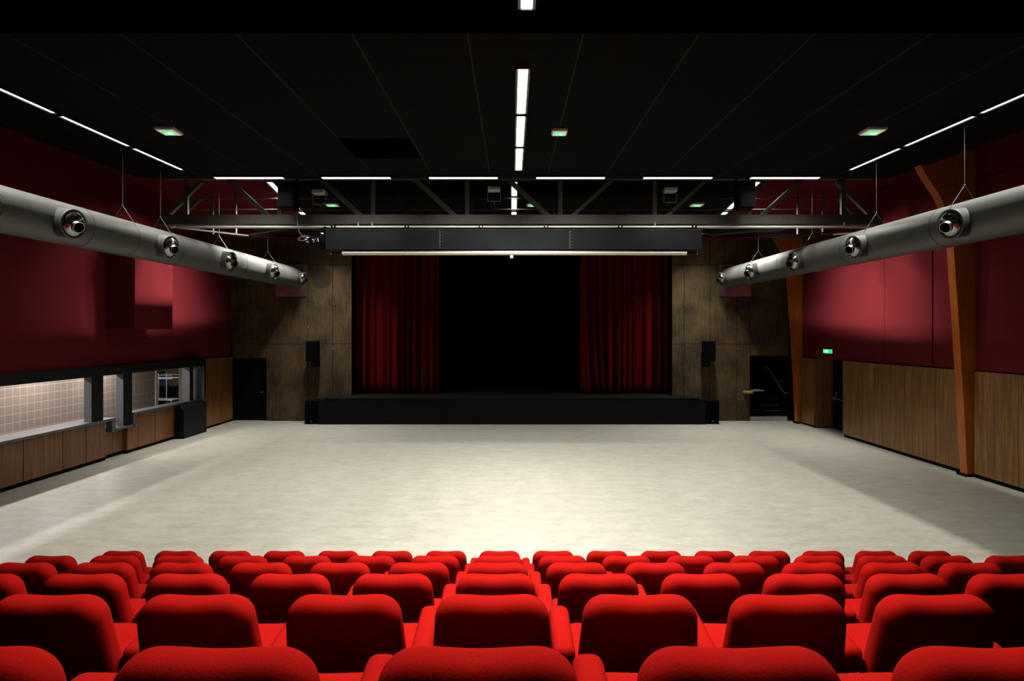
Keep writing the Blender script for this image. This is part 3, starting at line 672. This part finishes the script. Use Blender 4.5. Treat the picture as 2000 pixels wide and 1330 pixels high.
# kitchen behind
m = MB().box(-11.7, -11.5, 8.3, 16.6, 0, 2.7).box(-11.75, -11.45, 16.6, 16.7, 0, 2.7).box(-11.7, -11.45, 16.7, 18.25, 0, 2.7)
struct(m.build('wall_kitchen_tiled', 'tile'))
struct(MB().box(-11.5, -11.43, 18.25, 18.36, 0, 2.7).build('trim_kitchen', 'white'))
m = MB().box(-13.8, -10.2, 20.5, 20.7, 0, 2.7).box(-13.9, -13.7, 16.6, 20.7, 0, 2.7).box(-11.7, -10.2, 8.2, 8.3, 0, 2.7).box(-13.8, -11.7, 16.4, 16.6, 0, 2.7).box(-10.4, -10.2, 17.75, 20.5, 0, 2.7)
struct(m.build('wall_kitchen', 'kitwall'))
struct(MB().box(-13.9, -10.2, 8.2, 20.7, 2.7, 2.8).build('ceiling_kitchen', 'white'))
for y in (9.6, 11.6, 13.6, 15.6):
    t = empty('kitchen_light', (-10.85, y, 2.68), 'kitchen tube light above the serving hatch, ' + {9.6: 'nearest the audience', 11.6: 'over the long opening', 13.6: 'over the low counter', 15.6: 'nearest the stage'}[y], 'ceiling light', 'tube lights in the kitchen')
    MB().box(-10.95, -10.75, y-.6, y+.6, 2.64, 2.7).build('frame', 'white', t)
    MB().box(-10.93, -10.77, y-.58, y+.58, 2.625, 2.64).build('diffuser', 'dimtube', t)
    area('lamp', (-10.85, y, 2.62), .15, 1.1, W_KIT, 170, (0, 0, 0), (1, .93, .86), t)
t = empty('kitchen_light', (-12.2, 18.6, 2.68), 'tube light in the far corner room of the kitchen', 'ceiling light')
MB().box(-12.3, -12.1, 18.1, 19.1, 2.64, 2.7).build('frame', 'white', t); area('lamp', (-12.2, 18.6, 2.62), .15, .9, 12, 170, (0, 0, 0), (1, .93, .86), t)
# trolley
tl = empty('trolley', (-12.2, 19.4, 0), 'white tubular rack trolley seen through the kitchen hatch', 'trolley')
xa, xb, ya, yb = -12.30, -11.55, 19.1, 19.6
for x in (-12.18, -11.9):
    for y in (ya, yb): MB().cyl((x, y, .08), (x, y, 1.68), .02, seg=8).build('upright', 'white', tl)
for y in (ya, yb): MB().cyl((-12.22, y, 1.54), (-11.4, y, 1.54), .018, seg=8).build('top_rail', 'white', tl)
for y in (ya, yb): MB().cyl((-12.1, y, 1.66), (-11.4, y, 1.64), .012, seg=8).build('upper_rail', 'steel', tl)
MB().box(-12.38, -11.4, ya, yb, .80, .84, .005, 1).build('shelf', 'white', tl)
MB().cyl((-12.34, ya, .08), (-12.34, ya, .8), .015, seg=8).cyl((-11.45, ya, .08), (-11.45, ya, .8), .015, seg=8).build('leg', 'white', tl)
for x in (-12.2, -11.6):
    for y in (ya, yb): MB().cyl((x-.02, y, .05), (x+.02, y, .05), .05, seg=12).build('castor', 'speaker', tl)
o = MB().box(-12.5, -11.6, 19.8, 20.3, .0, 1.12, .01).box(-12.45, -11.7, 19.75, 20.25, 1.12, 1.2, .02).build('cupboard', 'black'); tag(o, 'low black appliance behind the white trolley in the kitchen', 'appliance')
hz = empty('hose_reel', (-12.75, 20.4, 1.3), 'blue coiled hose hanging on the kitchen corner wall', 'hose')
m = MB()
for k in range(4):
    cx, cz, r = -12.62+.05*k, 1.10+.12*(k % 2), .13+.02*k
    m.tube([Vector((cx+r*.6*math.cos(a), 20.40-.02*k, cz+r*1.3*math.sin(a))) for a in [i*math.pi/8 for i in range(17)]], .016, 6)
m.tube([Vector((-12.65, 20.40, 1.3)), Vector((-12.55, 20.38, 1.55)), Vector((-12.68, 20.4, 1.75))], .018, 6)
m.build('hose', 'blue', hz, True)
MB().box(-12.75, -12.5, 20.38, 20.5, 1.45, 1.7, .03).ball((-12.55, 20.36, 1.62), .07, 12).build('wall_hook', 'black', hz, True)
MB().box(-12.85, -12.68, 20.4, 20.5, .85, 1.4, .01).build('hose_valve', 'speaker', hz)

# ================================================================ SEATING
PITCH, RUN, RISE = .54, .905, .305
rowY = [1.16+.905*i for i in range(6)]
tread = [1.525-.305*i for i in range(6)]
pl = empty('seating_platform', (0, 3, 0), 'stepped dark carpeted platform carrying the rows of red seats', 'platform')
m = MB()
for i in range(5): m.box(-4.6, 5.0, rowY[i]-.30 if i else -2.9, rowY[i]+.605, 0, tread[i]-.002)
m.build('step', 'tier', pl)

def outline(inset, wt, wb, H, R, Rb, n=10):
    """rounded trapezoid in (x, z), z measured up from bottom"""
    h = H; pts = []
    hw_t = wt/2-inset; hw_b = wb/2-inset; z0 = inset*.6; z1 = h-inset; r = max(R-inset, .012); rb = max(Rb-inset*.5, .008)
    for k in range(n+1):           # top right corner, angle 0..90
        a = math.pi/2*k/n; pts.append((hw_t-r+r*math.cos(a), z1-r+r*math.sin(a)))
    for k in range(1, 12):         # top edge with a slight dip
        u = k/12; x = (hw_t-r)*(1-2*u); pts.append((x, z1-.006*math.sin(math.pi*u)**2))
    for k in range(n+1):
        a = math.pi/2+math.pi/2*k/n; pts.append((-hw_t+r+r*math.cos(a), z1-r+r*math.sin(a)))
    for k in range(1, 5): u = k/5; pts.append((-(hw_t+(hw_b-hw_t)*u), (z1-r)+(z0+rb-z1+r)*u))
    for k in range(5): a = math.pi+math.pi/2*k/4; pts.append((-hw_b+rb+rb*math.cos(a), z0+rb+rb*math.sin(a)))
    for k in range(5): a = 1.5*math.pi+math.pi/2*k/4; pts.append((hw_b-rb+rb*math.cos(a), z0+rb+rb*math.sin(a)))
    for k in range(1, 5): u = k/5; pts.append((hw_b+(hw_t-hw_b)*u, (z0+rb)+(z1-r-z0-rb)*u))
    return pts
def cushion(wt, wb, H, T, R, Rb, r, puff=.008):
    bm = bmesh.new(); layers = []
    ns = 7
    prof = [(r+.10, -T/2-puff), (r+.035, -T/2-puff*.7)]
    prof += [(r*(1-math.cos(a)), -(T/2-r)-r*math.sin(a)) for a in [math.pi/2*(1-k/ns) for k in range(ns+1)]]
    prof += [(r*(1-math.cos(a)), (T/2-r)+r*math.sin(a)) for a in [math.pi/2*k/ns for k in range(ns+1)]]
    prof += [(r+.035, T/2+puff*.7), (r+.10, T/2+puff)]
    for ins, y in prof: layers.append([bm.verts.new((x, y, z)) for x, z in outline(ins, wt, wb, H, R, Rb)])
    n = len(layers[0])
    for A, B in zip(layers[:-1], layers[1:]):
        for i in range(n): bm.faces.new((A[i], A[(i+1) % n], B[(i+1) % n], B[i]))
    bm.faces.new(layers[0]); bm.faces.new(layers[-1][::-1])
    return bm
def make_seat():
    t = empty('auditorium_seat', (0, 0, 0)); t.location = (0, 0, 0)
    # backrest, leaning back towards the camera. local origin: below the top of the back, tread level
    tilt = math.radians(13)
    m = MB(); m.join(cushion(.417, .474, .52, .105, .085, .04, .046), Matrix.Translation((0, .117, .364)) @ Matrix.Rotation(tilt, 4, 'X'))
    bk = m.build('backrest', 'seat', t, True)
    # stitched seam around the rim
    sm = MB(); pts = outline(.012, .417, .474, .52, .085, .04)
    mt = Matrix.Translation((0, .117, .364)) @ Matrix.Rotation(tilt, 4, 'X')
    loop = [mt @ Vector((x, .028, z)) for x, z in pts]
    sm.tube(loop[0:32], .0028, 5); sm.build('seam_piping', 'seat', bk, True)
    m = MB(); m.join(cushion(.44, .45, .50, .11, .05, .04, .045, .006), Matrix.Translation((0, .145, .385)) @ Matrix.Rotation(-math.pi/2+math.radians(4), 4, 'X'))
    m.build('seat_cushion', 'seat', t, True)
    MB().box(-.20, .20, .15, .56, .28, .335, .01, 1).build('seat_pan', 'black', t)
    MB().box(-.27, .27, .20, .26, .19, .27, .004, 1).build('support_beam', 'black', t)
    add_arm(t, .27); return t
def add_arm(t, x):
    rot = Matrix.Rotation(math.radians(6), 4, 'X')
    m = MB(); tb = bmesh.new(); prof = []
    # side profile of padded arm (y, z), rounded ends; extruded in x with soft edges
    m.box(x-.042, x+.042, .055, .365, .565, .668, .030, 5, rot)
    m.build('armrest', 'seat', t, True)
    MB().box(x-.018, x+.018, .12, .33, .22, .58, .004, 1).box(x-.02, x+.02, .20, .27, .012, .24).box(x-.03, x+.03, .10, .38, 0, .014).build('arm_support', 'black', t)
protoA = make_seat()
rows_name = ['the row nearest the camera', 'the second row from the camera', 'the third row from the camera', 'the fourth row from the camera', 'the fifth row from the camera', 'the far row by the floor']
def copy_tree(o, parent=None):
    c = o.copy(); C.objects.link(c)
    if parent is not None: c.parent = parent
    for ch in kids(o): copy_tree(ch, c)
    return c
_k = {}
def kids(o): return _k.setdefault(o.name, [q for q in list(C.objects) if q.parent == o])
for q in [protoA]+kids(protoA): kids(q)
used = False
for i in range(6):
    Y = rowY[i]
    vis = []
    for k in range(-7, 9):
        X = (k-.08)*PITCH-.0144*Y-(.011 if i == 0 else 0); px = 1000+F*X/Y; hw = .225*F/Y
        if px+hw > 3 and px-hw < 1990: vis.append((k, X))
    n = len(vis)
    for j, (k, X) in enumerate(vis):
        if not used: o = protoA; used = True
        else: o = copy_tree(protoA)
        o.location = (X, Y, max(0, tread[i]))
        if j == 0: where = 'leftmost'
        elif j == n-1: where = 'rightmost'
        elif j == n//2 and n % 2: where = 'middle one'
        elif j < n/2: where = ORD[j]+' from the left'
        else: where = ORD[n-1-j]+' from the right'
        tag(o, f'red seat in {rows_name[i]}, {where}', 'theatre seat', 'red seats in the tiered rows')
        if j == 0:
            old = protoA.location.copy()
            q = MB(); # arm closing the left end of the row
            rot = Matrix.Rotation(math.radians(6), 4, 'X'); x = X-.27
            q.box(x-.042, x+.042, Y+.055, Y+.365, tread[i]+.565, tread[i]+.668, .030, 5, rot); q.build('armrest', 'seat', o, True)
            MB().box(x-.018, x+.018, Y+.12, Y+.33, tread[i]+.22, tread[i]+.58, .004, 1).box(x-.02, x+.02, Y+.20, Y+.27, tread[i]+.012, tread[i]+.24).box(x-.03, x+.03, Y+.1, Y+.38, tread[i], tread[i]+.014).build('arm_support', 'black', o)
